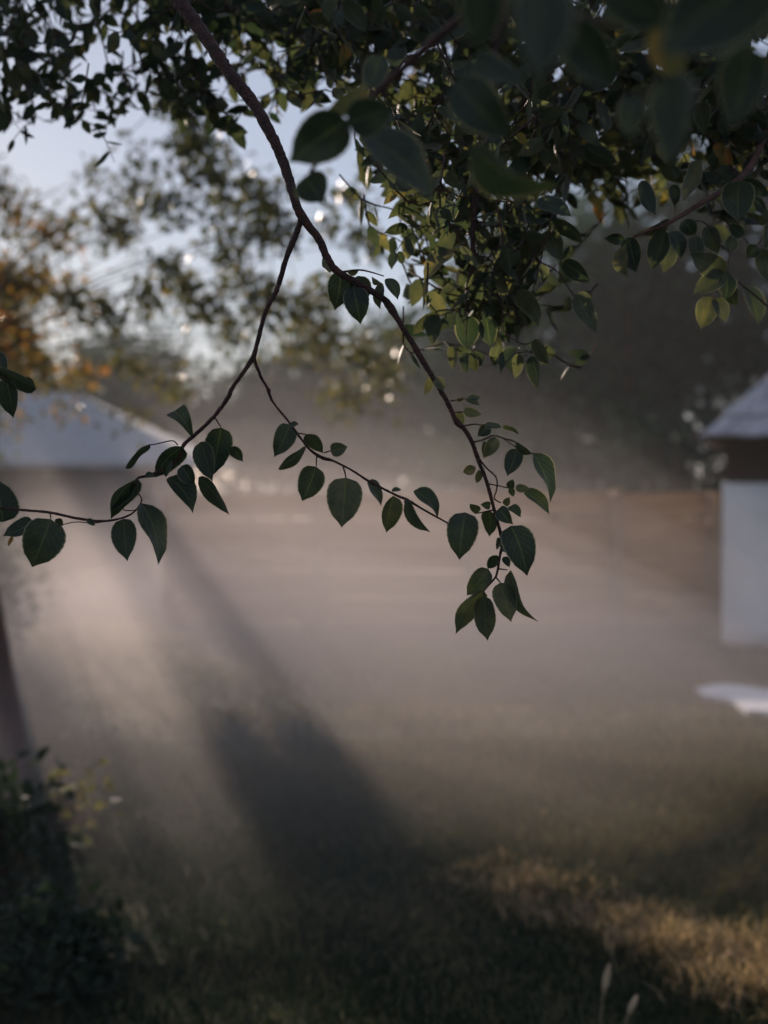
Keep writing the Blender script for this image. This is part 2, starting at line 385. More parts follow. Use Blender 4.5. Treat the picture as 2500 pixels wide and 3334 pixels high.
roof_core = mesh('roof', [Vector(p)-Vector((0, 0, .012)) for p in E+RD]+[Vector(p)-Vector((0, 0, .07)) for p in E], [(0, 1, 5, 4), (1, 2, 5), (2, 3, 4, 5), (3, 0, 4), (0, 6, 7, 1), (1, 7, 8, 2), (2, 8, 9, 3), (3, 9, 6, 0), (9, 8, 7, 6)], M_DKWOOD, False)
rfo = link('roof', roof_core, hut)
V, Fc = merge(rf); sh = link('shingles', mesh('shingles', V, Fc, M_ROOF, False), rfo, world=False); tag(sh, kind='stuff')
hut.rotation_euler.z = R(-14.5)
# fence of brown boards, left of the hut
fence = empty('fence', (1.5, 14.3, 0), 'brown horizontal board fence half hidden by mist beside the white hut', 'fence')
posts = [-2.16, -.66, .84, 2.34, 3.3]
for x in posts:
    V, Fc = box_v(x-.055, x+.055, 14.16, 14.27, -.05, 1.35+random.uniform(-.02, .02), .006); link('post', mesh('post', V, Fc, basic('grey_post', [(.16, .10, .06), (.26, .17, .1)], 6, stretch=(2, 2, .3)) if x == posts[0] else bpy.data.materials['grey_post'], False), fence)
for i in range(len(posts)-1):
    for k in range(5):
        z0 = .03+k*.262; a, b = random.uniform(-.012, .012), random.uniform(-.012, .012)
        V, Fc = box_v(posts[i]-.02, posts[i+1]+.02, 14.28, 14.31, 0, .252, .003)
        V = [(x, y, z+z0+(a if x < posts[i]+.5 else b)) for x, y, z in V]
        link('board', mesh('board', V, Fc, M_BOARD, False), fence)
# pale slab on the grass before the hut
c = [(2265, 2240), (2340, 2226), (2420, 2232), (2560, 2255), (2560, 2318), (2430, 2312), (2370, 2275), (2290, 2262)]
pts = [atg(x, y, .03) for x, y in c]; n_ = len(pts)
V = [tuple(p) for p in pts]+[(p.x, p.y, -.03) for p in pts]+[tuple(sum(pts, Vector())/n_+Vector((0, 0, .012)))]
Fc = [(i, (i+1) % n_, 2*n_) for i in range(n_)]+[(i, i+n_, (i+1) % n_+n_, (i+1) % n_) for i in range(n_)]
tag(link('stone_slab', mesh('stone_slab', V, Fc, basic('pale_stone', [(.50, .50, .51), (.68, .68, .70)], 6, bump=.4), False)), 'pale white slab lying flat in the grass in front of the hut', 'slab')
# distant hut with a pale roof at left
far = empty('hut', (-6.2, 24, 0), 'distant mist-veiled hut with pale bluish roof at the left', 'hut')
M_PALE = basic('pale_sheet_roof', [(.30, .32, .33), (.40, .42, .43)], 3, bump=.3, stretch=(8, .4, 1))
V, Fc = box_v(-9.5, -3.9, 24.3, 28, -.05, 1.9, .01); link('wall', mesh('wall', V, Fc, basic('brown_wall', [(.07, .05, .035), (.12, .085, .06)], 4, stretch=(4, 1, .4)), False), far)
e0 = [at(660, 1505, 23.6), Vector((-10, 23.6, at(660, 1505, 23.6).z)), Vector((-10, 28.6, at(660, 1505, 23.6).z)), Vector((-3.0, 28.6, at(660, 1505, 23.6).z))]
r0 = [at(240, 1275, 26.2), Vector((-10, 26.2, at(240, 1275, 26.2).z))]
V = [tuple(p) for p in e0+r0]+[(p.x, p.y, p.z-.08) for p in e0]
link('roof', mesh('roof', V, [(0, 4, 5, 1), (0, 3, 4), (1, 5, 2), (2, 5, 4, 3), (0, 1, 7, 6), (1, 2, 8, 7), (2, 3, 9, 8), (3, 0, 6, 9), (6, 7, 8, 9)], M_PALE, False), far)

# ------------------------------------------------------------------ background trees
def crown_pts(c, rad, n, k=26, lump=.42):
    """points spread over lumpy clumps in an ellipsoid"""
    cs = rand_dirs(k)*rng.uniform(.35, 1., (k, 1))**.6
    i = rng.integers(0, k, n); p = cs[i]*.78+rng.normal(size=(n, 3))*lump*.5
    return np.asarray(c)+p*np.asarray(rad), cs*.78*np.asarray(rad)+np.asarray(c)
def tree(name, x, y, h, rx, rz, n, leaf, label, tintr, mat_=M_LEAFD, group=None, tr=.12, trunk_frac=.35, ry=None):
    t = empty(name, (x, y, 0), label, 'tree', group)
    zc = h-rz*.95
    P, cs = crown_pts((x, y, zc), (rx, ry or rx, rz), n)
    P = P[P[:, 2] > .1]; n = len(P)
    U = rand_dirs(n, .3); Nn = rand_dirs(n)
    me = leaf_cloud(P, U, Nn, rng.uniform(.7, 1.3, n)*leaf, rng.uniform(.5, .75, n)*leaf, rng.uniform(*tintr, n), mat_)
    cr = link('crown', me, t); tag(cr, kind='stuff')
    parts = [tube_geo(resample([(x, y, -.05, tr), (x+.05, y, zc*.5, tr*.8), (x-.03, y, zc+rz*.3, tr*.35)], 8), 8, .08)]
    for c in cs[:10]:
        q = np.array([x, y, max(zc*.55, c[2]*.6)]); parts.append(tube_geo(resample([(*q, tr*.4), (*((q+c)/2+np.array([0, 0, .1])), tr*.22), (*c, tr*.06)], 6), 5))
    V, Fc = merge(parts); link('trunk', mesh('trunk', V, Fc, M_DARKBARK), t)
    return t
# dark wood behind the hut and fence at the right
for i, (x, y, h, rx) in enumerate([(2.3, 27, 6.0, 1.7), (4.2, 24.5, 7.2, 1.9), (6.3, 23, 8.2, 2.2), (8.3, 21.5, 7.8, 2.0), (3.4, 30, 7.6, 2.2), (6.0, 29, 9.0, 2.4)]):
    tree('tree', x, y, h, rx, h*.50, 5600, .22, ['lowest dark tree at the left end of the wood behind the fence', 'dark bushy tree behind the fence left of the hut roof', 'tall dark tree rising behind the tip of the hut roof', 'dark tree behind the hut roof at the right edge', 'dark tree at the back of the wood above the fence', 'tallest dark tree at the back of the wood behind the hut'][i], [(0, .35), (.2, .9), (0, .3), (0, .4), (.3, 1.), (0, .5)][i], group='dark trees behind the hut')
# undergrowth closing the wood below
for i, (x, y) in enumerate([(1.9, 21.5), (4.0, 19.5), (6.2, 18.5)]):
    tree('bush', x, y, 2.3+.3*i, 1.5, 1.3, 3000, .14, ['dark bush behind the left end of the brown fence', 'dark bush behind the brown fence beside the hut', 'dark bush behind the hut'][i], (0, .5), group='bushes behind the fence', tr=.05)
# misty far tree line
for i, (x, y, h, rx) in enumerate([(-13.5, 52, 6.0, 3.2), (-8.5, 50, 6.4, 3.0), (-4.5, 48, 6.2, 2.8), (-1.2, 46, 6.0, 2.6), (1.2, 44, 6.8, 2.4), (-11, 58, 7.5, 3.5)]):
    tree('tree', x, y, h, rx, h*.5, 3500, .38, ['misty tree at the left end of the far tree line', 'second misty tree from the left in the far tree line', 'third misty tree from the left in the far tree line', 'fourth misty tree from the left in the far tree line', 'misty tree of the far tree line next to the dark wood', 'tall misty tree behind the left of the far tree line'][i], (.1, .7), group='misty far tree line', tr=.2)

# ------------------------------------------------------------------ left apple tree with the leaning trunk, its crown mostly out of the frame
base = atg(62, 2560); base.z = 0
def on_px(px, py, y, r): p = at(px, py, y); return (p.x, p.y, p.z, r)
ltree = empty('apple_tree', base, 'apple tree with thin leaning trunk at the left, out-of-focus leaves reaching across the sky', 'tree')
trk = [(base.x, base.y, -.05, .075), on_px(40, 2400, 7.02, .064), on_px(5, 2180, 7.1, .058), on_px(-40, 1930, 7.25, .056), on_px(-110, 1600, 7.5, .05), on_px(-230, 1200, 7.9, .045), on_px(-330, 800, 8.4, .035), on_px(-380, 400, 8.8, .015)]
V, Fc = tube_geo(resample(trk, 40), 12, .06); link('trunk', mesh('trunk', V, Fc, M_DARKBARK), ltree)
CL = [ # px, py, radius px, depth, leaves, tint lo, hi (high = sunlit warmth painted in)
 (700,560,120,8.5,70,.2,.8),(840,640,120,9,90,.2,.8),(620,480,90,8,55,.2,.7),(760,760,110,9.5,80,.2,.85),(560,660,80,9,40,.2,.8),(900,740,90,9,50,.2,.8),(560,300,80,8,30,.1,.6),(620,380,90,8,50,.1,.6),
 (450,640,90,10,50,.3,.9),(360,730,110,10,85,.4,.95),(60,700,110,9,75,.4,.95),(180,770,90,9,60,.3,.95),(-60,600,120,9,90,.2,.8),
 (80,900,110,8,90,.6,.92),(220,960,110,8.5,85,.55,.92),(60,1060,90,8.5,60,.5,1.),(330,1010,90,9,55,.4,.95),(-80,850,130,8.5,110,.5,.92),
 (560,890,90,9.5,50,.3,.9),(650,980,110,10,85,.3,.9),(780,900,90,10,60,.3,.9),(880,980,110,10,90,.3,.9),(1000,1010,100,10.5,75,.35,.95),(1080,950,90,10,55,.3,.9),(480,960,70,9,30,.3,.9),
 (760,1060,90,10.5,55,.4,.9),(1060,1090,110,11,80,.45,.98),(1160,1150,110,11.5,75,.4,.9),(1250,1230,110,12,70,.4,.9),(1110,1290,100,12,45,.4,.95),(950,1120,90,11,40,.4,.95),(1300,1100,90,12,30,.3,.8),
 (110,1190,100,9,75,.5,.9),(250,1210,80,9.5,55,.5,1.),(430,1180,70,10,30,.5,1.),(560,1250,80,10.5,30,.5,.95),(-60,1150,120,9,90,.5,1.),
 (230,1330,80,10,16,.5,.9),(430,1370,80,11,14,.5,.9),(60,1350,70,10,14,.5,.9),(1180,780,70,9,32,.2,.7),(1060,720,60,9,20,.2,.7),(1150,640,70,9,25,.2,.7),(300,560,50,10,8,.3,.8),(470,520,60,9,14,.2,.7)]
B_ = []; U_ = []; T_ = []; L_ = []; tw = []
hubs = [at(-230, 1200, 7.9), at(-330, 800, 8.4), at(-300, 1000, 8.1), at(-260, 1100, 8.0), at(-360, 600, 8.6), at(-380, 420, 8.8)]
for (px, py, rp, y, n, t0, t1) in CL:
    if px > 260: t0, t1, y = t0*.7, min(t1*.8, .72), y*.8
    c = np.array(at(px, py, y)); r = rp*y/F
    hub = np.array(min(hubs, key=lambda h: (Vector(c)-h).length)); mid = (hub+c)/2+np.array([0, 0, .10])
    tw.append(tube_geo(resample([(*hub, .004), (*mid, .003), (*c, .0025)], 14), 5, .05))
    for k in range(max(2, n//14)):
        e = c+rng.normal(size=3)*r*.9; tw.append(tube_geo(resample([(*c, .004), (*((c+e)/2+np.array([0, 0, .03])), .003), (*e, .0015)], 5), 4))
    n = int(n*2.4); P = c+rng.normal(size=(n, 3))*np.array([r*.45, .22, r*.38])
    B_.append(P); U_.append(rand_dirs(n, .7)); T_.append(rng.uniform(t0, t1, n)**.9); L_.append(rng.uniform(.04, .078, n))
# main crown, out of frame at left
n = 17000; P, cs = crown_pts((-3.55, 9.0, 3.5), (1.35, 1.9, 1.6), n, 40)
px, py, _ = proj(P); P = P[(px < -15)]; n = len(P)
B_.append(P); U_.append(rand_dirs(n, .6)); T_.append(rng.uniform(.1, .7, n)); L_.append(rng.uniform(.06, .10, n))
for c in cs: tw.append(tube_geo(resample([(*hubs[1], .025), (*((np.array(hubs[1])+c)/2+np.array([0, 0, .1])), .012), (*c, .003)], 8), 5, .05))
B_ = np.vstack(B_); U_ = np.vstack(U_); T_ = np.hstack(T_); L_ = np.hstack(L_)
me = leaf_cloud(B_, U_, rand_dirs(len(B_)), L_, L_*rng.uniform(.5, .68, len(B_)), T_, M_LEAFY, hi=False)
tag(link('crown', me, ltree), kind='stuff')
V, Fc = merge(tw); tag(link('branches', mesh('branches', V, Fc, M_TWIG), ltree), kind='stuff')

# bushes at the left; the broad off-frame one is added to shade the meadow
def bush(name, x, y, z, rx, ry, rz, n, leaf, tintr, label, cat='bush', mat_=M_LEAFS, group=None, up=.0, gap=None):
    b = empty(name, (x, y, 0), label, cat, group)
    P, cs = crown_pts((x, y, z), (rx, ry, rz), n, 22, .5); P = P[P[:, 2] > .02]
    if gap:      # an opening in the leaves that lets one beam through
        d = P-np.array(gap[0]); a = d @ np.array(SUND); P = P[np.linalg.norm(d-a[:, None]*np.array(SUND), axis=1) > gap[1]]
    n = len(P)
    tag(link('foliage', leaf_cloud(P, rand_dirs(n, -up), rand_dirs(n), rng.uniform(.6, 1.3, n)*leaf, rng.uniform(.35, .6, n)*leaf, rng.uniform(*tintr, n), mat_, hi=leaf > .03 and n < 1500), b), kind='stuff')
    parts = [tube_geo(resample([(x+c[0]*0+.04*math.sin(i), y+.04*math.cos(i), -.03, .012+.02*rz), (x+(c[0]-x)*.4, y+(c[1]-y)*.4, c[2]*.55, .008+.01*rz), (*c, .003)], 7), 5) for i, c in enumerate(cs[:9])]
    V, Fc = merge(parts); link('stems', mesh('stems', V, Fc, M_TWIG), b); return b
# added shade caster: crown and two boughs shaped so their shadows streak the mist
yt = empty('shade_caster_tree', (-5.5, 20.0, 0), 'slender leafy tree added before the distant hut to cast shadow streaks in the mist', 'tree')
PP = []
c0 = np.array(at(-5, 955, 20)); PP.append(c0+rng.normal(size=(4200, 3))*np.array([.19, .25, .16]))
stems = [[(-5.5, 20, -.05, .05), (-5.47, 20, 2., .035), (*c0, .02), (c0[0], 20, c0[2]+.35, .005)]]
for (a0, b0, a1, b1, r_, n_) in ((40, 1055, 140, 1194, .036, 2400), (-30, 1060, 58, 1203, .030, 1900)):
    q0, q1 = np.array(at(a0, b0, 20)), np.array(at(a1, b1, 20)); t_ = rng.uniform(0, 1, n_)[:, None]
    PP.append(q0+(q1-q0)*t_+rng.normal(size=(n_, 3))*np.array([r_, .25, r_])*(1.15-.4*t_)); stems.append([(*c0, .018), (*q0, .014), (*q1, .005)])
PP = np.vstack(PP); n = len(PP)
tag(link('crown', leaf_cloud(PP, rand_dirs(n, .5), rand_dirs(n), rng.uniform(.06, .1, n), rng.uniform(.035, .06, n), rng.uniform(.35, .85, n), M_LEAFY), yt), kind='stuff')
V, Fc = merge([tube_geo(resample(q, 12), 6, .05) for q in stems]); link('trunk', mesh('trunk', V, Fc, M_TWIG), yt)
YP = at(225, 2600, 5.6)
bush('bush', -5.10, 14.0, 1.55, 1.25, .7, 1.75, 27000, .085, (.1, .6), 'broad bush added out of frame at the left to shade the foreground meadow', group='bushes at the left', gap=(YP, .16))  # unseen bush put in as an occluder, opened for one sunbeam
bush('bush', -3.35, 11.6, .55, .75, .6, .55, 3800, .07, (.0, .4), 'low dark bush behind the leaning trunk', group='bushes at the left')

# low shrub with yellow lit leaves, bottom left
bush('shrub', -1.38, 4.95, .20, .36, .35, .30, 1300, .06, (.0, .35), 'dark leafy shrub at the left edge under the yellow leaves', 'shrub')
bush('shrub', -1.02, 4.15, .10, .26, .3, .18, 1100, .055, (.0, .3), 'low dark leafy plant in the bottom left corner', 'shrub')
yb = empty('shrub', atg(190, 2730), 'small shrub with bright yellow leaves beside the leaning trunk', 'shrub'); ybp = Vector(yb.location)
parts = []
for i in range(44):
    px = random.gauss(225, 75); py = random.gauss(2600, 50); P = at(px, py, 5.6+random.uniform(-.15, .15)); u = Vector((random.gauss(.3, .6), random.gauss(0, .5), random.gauss(.1, .5))).normalized()
    L = random.uniform(.05, .085); V, Fc, UV = leaf_grid(L, L*.45, random.uniform(-.1, .1), .3, .2, nu=6, nv=2)
    n0 = Vector((random.gauss(0, 1), random.gauss(0, 1), random.gauss(0, 1))); n0 = (n0-u*n0.dot(u)).normalized(); M3 = Matrix((u.cross(n0), u, n0)).transposed()
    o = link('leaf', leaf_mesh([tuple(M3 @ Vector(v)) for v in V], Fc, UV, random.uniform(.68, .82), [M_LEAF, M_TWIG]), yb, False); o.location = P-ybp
    parts.append(tube_geo(resample([(*ybp, .004), (*((ybp+P)/2+Vector((0, 0, .05))), .003), (*P, .0015)], 6), 4))
V, Fc = merge(parts); link('stems', mesh('stems', V, Fc, M_TWIG), yb)
# pale seed heads standing out of the dry grass
M_SEED = basic('seed_head', [(.34, .25, .16), (.5, .38, .25)], 40, bump=.3)
for (hx, hy, tx, ty, bx, by, lab) in [(1965, 3235, 1984, 3138, 1952, 3330, 'taller pale seed head standing upright in front of the dry grass strip'), (2045, 3305, 2074, 3240, 2025, 3380, 'short pale leaning seed head near the bottom edge of the frame')]:
    b = atg(bx, by); y = b.y; s = empty('seed_stalk', b, lab, 'seed head', 'seed heads')
    h0, h1 = at(hx, hy, y), at(tx, ty, y)
    V, Fc = tube_geo(resample([(b.x, b.y, -.02, .0014), (*((b+h0)/2), .0013), (*h0, .0012)], 6), 5); link('stem', mesh('stem', V, Fc, M_SEED), s)
    ps = [(*h0.lerp(h1, t), .0085*math.sin(math.pi*min(max(t, .05), .96))**.7+.001) for t in np.linspace(0, 1, 9)]
    V, Fc = tube_geo(ps, 8, .12); link('head', mesh('head', V, Fc, M_SEED), s)

# ================================================================== the near apple tree
tb = Vector((2.15, 2.7, 0))
T = empty('apple_tree', tb, 'near apple tree whose sharp leafy boughs hang down into the frame', 'tree')
def branch(pts, name='branch', n=24, parent=T, sides=9, jit=.05, mat_=M_TWIG):
    V, Fc = tube_geo(resample(pts, n), sides, jit); return link(name, mesh(name, V, Fc, mat_), parent)
def pxpath(ps): return [on_px(*p) for p in ps]
PX = 2.05/F/2                       # half a pixel at the bough's distance: radius from a width in pixels
branch([(2.15, 2.7, -.1, .14), (2.1, 2.68, .8, .115), (2.0, 2.65, 1.7, .10), (1.85, 2.6, 2.3, .085)], 'trunk', 30, sides=14, jit=.07, mat_=M_BARK)
limb = branch([(1.85, 2.6, 2.28, .075), (1.3, 2.65, 2.95, .055), (.5, 2.6, 3.2, .042), (-.3, 2.5, 3.15, .030), (-.62, 2.35, 2.85, .022), on_px(480, -150, 2.25, .0145)], 'branch', 40, mat_=M_BARK)
limb2 = branch([(1.85, 2.6, 2.28, .06), (1.5, 3.0, 2.9, .045), (.9, 3.3, 3.0, .03), (.2, 3.4, 2.95, .02), (-.9, 3.3, 2.9, .012), (-1.3, 3.2, 2.75, .006)], 'branch', 40, mat_=M_BARK)
limb3 = branch([(1.85, 2.6, 2.2, .05), (1.4, 1.8, 2.4, .03), (.8, 1.3, 2.3, .018), (.3, 1.1, 2.12, .009), (.0, 1.1, 2.0, .004)], 'branch', 30, mat_=M_BARK)
limb4 = branch([(1.85, 2.6, 2.25, .05), (1.5, 3.0, 2.55, .03), (1.05, 3.0, 2.45, .016), on_px(2560, 330, 2.7, .009), on_px(2430, 560, 2.5, .006), on_px(2247, 681, 2.4, .0045), on_px(2200, 717, 2.38, .004), on_px(2063, 771, 2.36, .0025)], 'branch', 40, mat_=M_BARK)
limb5 = branch([(.75, 3.25, 3.0, .022), (.55, 2.9, 2.75, .015), on_px(1700, -100, 2.6, .010), on_px(1590, 300, 2.5, .007), on_px(1539, 736, 2.4, .0045), on_px(1544, 871, 2.38, .004), on_px(1521, 925, 2.38, .003), on_px(1521, 1030, 2.38, .0022)], 'branch', 36)
D = 2.08
bough = branch(pxpath([(480, -150, 2.25, .0135), (580, 0, 2.2, 52*PX), (648, 90, 2.18, 48*PX), (738, 226, 2.15, 44*PX), (821, 331, 2.13, 41*PX), (889, 452, 2.11, 37*PX), (927, 542, 2.10, 35*PX), (960, 651, D, 31*PX), (984, 708, D, 31*PX), (1036, 777, D, 27*PX), (1069, 847, D, 25*PX), (1100, 885, D, 25*PX), (1170, 925, D, 22*PX), (1247, 972, D, 21*PX), (1262, 990, D, 25*PX), (1277, 1011, D, 28*PX), (1290, 1032, D, 20*PX), (1347, 1125, D, 19*PX), (1353, 1137, D, 22*PX), (1401, 1216, D, 18*PX), (1449, 1296, D, 17*PX), (1476, 1352, D, 16*PX), (1487, 1374, D, 22*PX), (1513, 1399, D, 16*PX), (1537, 1441, D, 15*PX), (1558, 1501, D, 14*PX), (1582, 1562, D, 13*PX), (1603, 1637, D, 12*PX), (1617, 1690, D, 11*PX), (1628, 1730, D, 12*PX), (1636, 1768, D, 13*PX), (1628, 1806, D, 9*PX), (1621, 1850, D, 8*PX), (1614, 1877, D, 7*PX), (1595, 1901, D, 6*PX), (1575, 1925, D, 4*PX)]), n=220, jit=.11)
left = branch(pxpath([(984, 700, D, 24*PX), (974, 735, D, 21*PX), (957, 780, D, 19*PX), (952, 790, D, 21*PX), (930, 847, D, 18*PX), (900, 946, D, 17*PX), (866, 1010, D, 16*PX), (838, 1115, D, 15*PX), (824, 1163, D, 18*PX), (790, 1215, D, 14*PX), (753, 1268, D, 14*PX), (745, 1290, D, 16*PX), (698, 1355, D, 13*PX), (639, 1412, D, 13*PX), (598, 1449, D, 13*PX), (575, 1500, D, 11*PX), (494, 1546, D, 12*PX), (447, 1558, D, 8*PX), (447, 1600, D, 5*PX), (461, 1630, D, 5*PX), (425, 1675, D, 6*PX), (346, 1696, D, 8*PX), (258, 1689, D, 9*PX), (163, 1669, D, 9*PX), (51, 1658, D, 8*PX), (-60, 1640, D, 9*PX), (-160, 1560, D, 10*PX)]), n=170, jit=.11)
right = branch(pxpath([(824, 1160, D, 13*PX), (848, 1225, D, 10*PX), (870, 1262, D, 9*PX), (874, 1270, D, 13*PX), (888, 1308, D, 8*PX), (945, 1380, D, 8*PX), (998, 1452, D, 8*PX), (1033, 1482, D, 11*PX), (1060, 1494, D, 13*PX), (1086, 1501, D, 8*PX), (1147, 1532, D, 7*PX), (1200, 1566, D, 8*PX), (1287, 1611, D, 8*PX), (1325, 1627, D, 9*PX), (1382, 1661, D, 7*PX), (1450, 1699, D, 6*PX), (1462, 1705, D, 8*PX)]), n=110, jit=.11)
drop = branch([(-.62, 2.35, 2.85, .010), on_px(-260, 500, 2.1, .008), on_px(-180, 1000, 2.08, .007), on_px(-160, 1560, D, .005)], 'branch', 26)
branch(pxpath([(-190, 1000, 2.08, .004), (-80, 1170, 2.06, .003), (0, 1195, 2.06, .003), (20, 1235, 2.06, .002)]), 'branch', 14)
def twig(par, ps, d=D, w0=6, w1=4):
    n = len(ps); return branch(pxpath([(x, y, d, (w0+(w1-w0)*i/(n-1))*PX) for i, (x, y) in enumerate(ps)]), 'twig', 5*n, par, 6, .06)
# twigs off the right-hand bough
twig(bough, [(1468, 1305), (1490, 1302), (1519, 1299)]); twig(bough, [(1480, 1342), (1510, 1341)])
twig(bough, [(1510, 1387), (1543, 1381), (1579, 1385)]); twig(bough, [(1540, 1440), (1573, 1432), (1606, 1418), (1636, 1426), (1681, 1441), (1733, 1477)], w0=7)
twig(bough, [(1636, 1426), (1675, 1453), (1724, 1480)], w0=4, w1=3)
twig(bough, [(1562, 1496), (1585, 1525), (1615, 1555), (1617, 1592), (1609, 1622), (1630, 1637)], w0=6, w1=5); twig(bough, [(1590, 1575), (1630, 1583), (1660, 1590)], w0=5)
twig(bough, [(1616, 1690), (1650, 1687)], w0=4); twig(bough, [(1626, 1733), (1656, 1733)], w0=6, w1=5); twig(bough, [(1623, 1852), (1652, 1855)], w0=6)
twig(bough, [(1610, 1660), (1570, 1668), (1545, 1672)], w0=7); twig(bough, [(1110, 886), (1169, 879), (1211, 887), (1250, 899)], w0=8); twig(bough, [(1075, 860), (1062, 850), (1050, 839)], w0=5)
twig(left, [(579, 1449), (560, 1435), (507, 1446), (488, 1448)], w0=5); twig(left, [(461, 1640), (440, 1660), (410, 1662), (395, 1655)], w0=4); twig(left, [(346, 1697), (300, 1703), (240, 1700), (163, 1720)], w0=5, w1=3)
# ---- traced leaves: base x, y, tip x, y, breadth (photo pixels), options
def leaves(par, rows, d=D):
    for r in rows:
        o = r[5] if len(r) > 5 else {}; traced_leaf(par, *r[:5], d+o.get('dd', random.uniform(-.012, .02)), **{k: v for k, v in o.items() if k != 'dd'})
N_ = dict(shape='narrow')
leaves(left, [
 (626, 1425, 567, 1338, 78, dict(shape='fan', fold=.7, curl=.2, tint=.25)), (488, 1446, 408, 1526, 24, dict(shape='narrow', bow=.10, tint=.2, fold=.7)),
 (594, 1454, 503, 1556, 72, dict(shape='round', tint=.1)), (720, 1392, 697, 1545, 96, dict(shape='round', tint=.12, pet=[(698, 1357)])), (751, 1456, 791, 1503, 38, dict(tint=.2)),
 (654, 1438, 692, 1568, 66, dict(tint=.3)), (592, 1516, 634, 1580, 58, dict(shape='round', tint=.1)), (548, 1554, 628, 1672, 72, dict(tint=.15, bow=-.05)),
 (646, 1554, 747, 1677, 38, dict(tint=.2, bow=.06)), (447, 1557, 360, 1691, 52, dict(bow=.26, tint=.12, fold=.6)), (447, 1572, 364, 1664, 30, dict(shape='narrow', bow=.08, tint=.2)),
 (403, 1689, 415, 1828, 84, dict(tint=.35)), (460, 1638, 515, 1840, 66, dict(tint=.38, bow=-.08)),
 (10, 1700, -10, 1558, 120, dict(shape='round', tint=.08)), (165, 1690, 104, 1847, 140, dict(shape='round', tint=.4, fold=.35, pet=[(163, 1672)])), (108, 1697, 8, 1745, 52, dict(tint=.2)),
 (34, 1748, 27, 1779, 12, dict(tint=.98)), (285, 1690, 310, 1712, 20, dict(tint=.25)), (180, 1690, 205, 1712, 28, dict(tint=.3)), (560, 1500, 540, 1555, 30, dict(tint=.2)), (500, 1545, 470, 1556, 22, dict(tint=.3))])
leaves(drop, [(118, 1266, -40, 1190, 42, dict(tint=.15, bow=.06)), (18, 1232, 44, 1362, 68, dict(tint=.12)), (78, 1230, 116, 1264, 32, dict(tint=.25)), (-20, 1150, 20, 1220, 60, dict(tint=.2))], 2.06)
leaves(right, [
 (943, 1382, 892, 1488, 74, dict(tint=.3, shape='round')), (945, 1381, 973, 1382, 18, dict(tint=.2)), (996, 1453, 905, 1528, 30, dict(shape='narrow', tint=.3, bow=.05)),
 (996, 1414, 1053, 1477, 44, dict(tint=.4, pet=[(968, 1410)])), (1076, 1468, 1132, 1455, 50, dict(shape='round', tint=.35, pet=[(1055, 1474)])), (1029, 1519, 983, 1632, 88, dict(shape='round', tint=.3, fold=.15, pet=[(1031, 1484)])),
 (1126, 1555, 1112, 1718, 118, dict(shape='round', tint=.5, fold=.1, curl=.02, pet=[(1116, 1518), (1122, 1535)])), (1194, 1566, 1241, 1649, 32, dict(tint=.4)), (1281, 1614, 1257, 1735, 64, dict(tint=.45, bow=.05)),
 (1329, 1622, 1402, 1733, 34, dict(tint=.4, bow=.06)), (1345, 1599, 1425, 1691, 44, dict(tint=.3, bow=-.08)), (1276, 1600, 1307, 1594, 14), (1321, 1627, 1330, 1650, 18)])
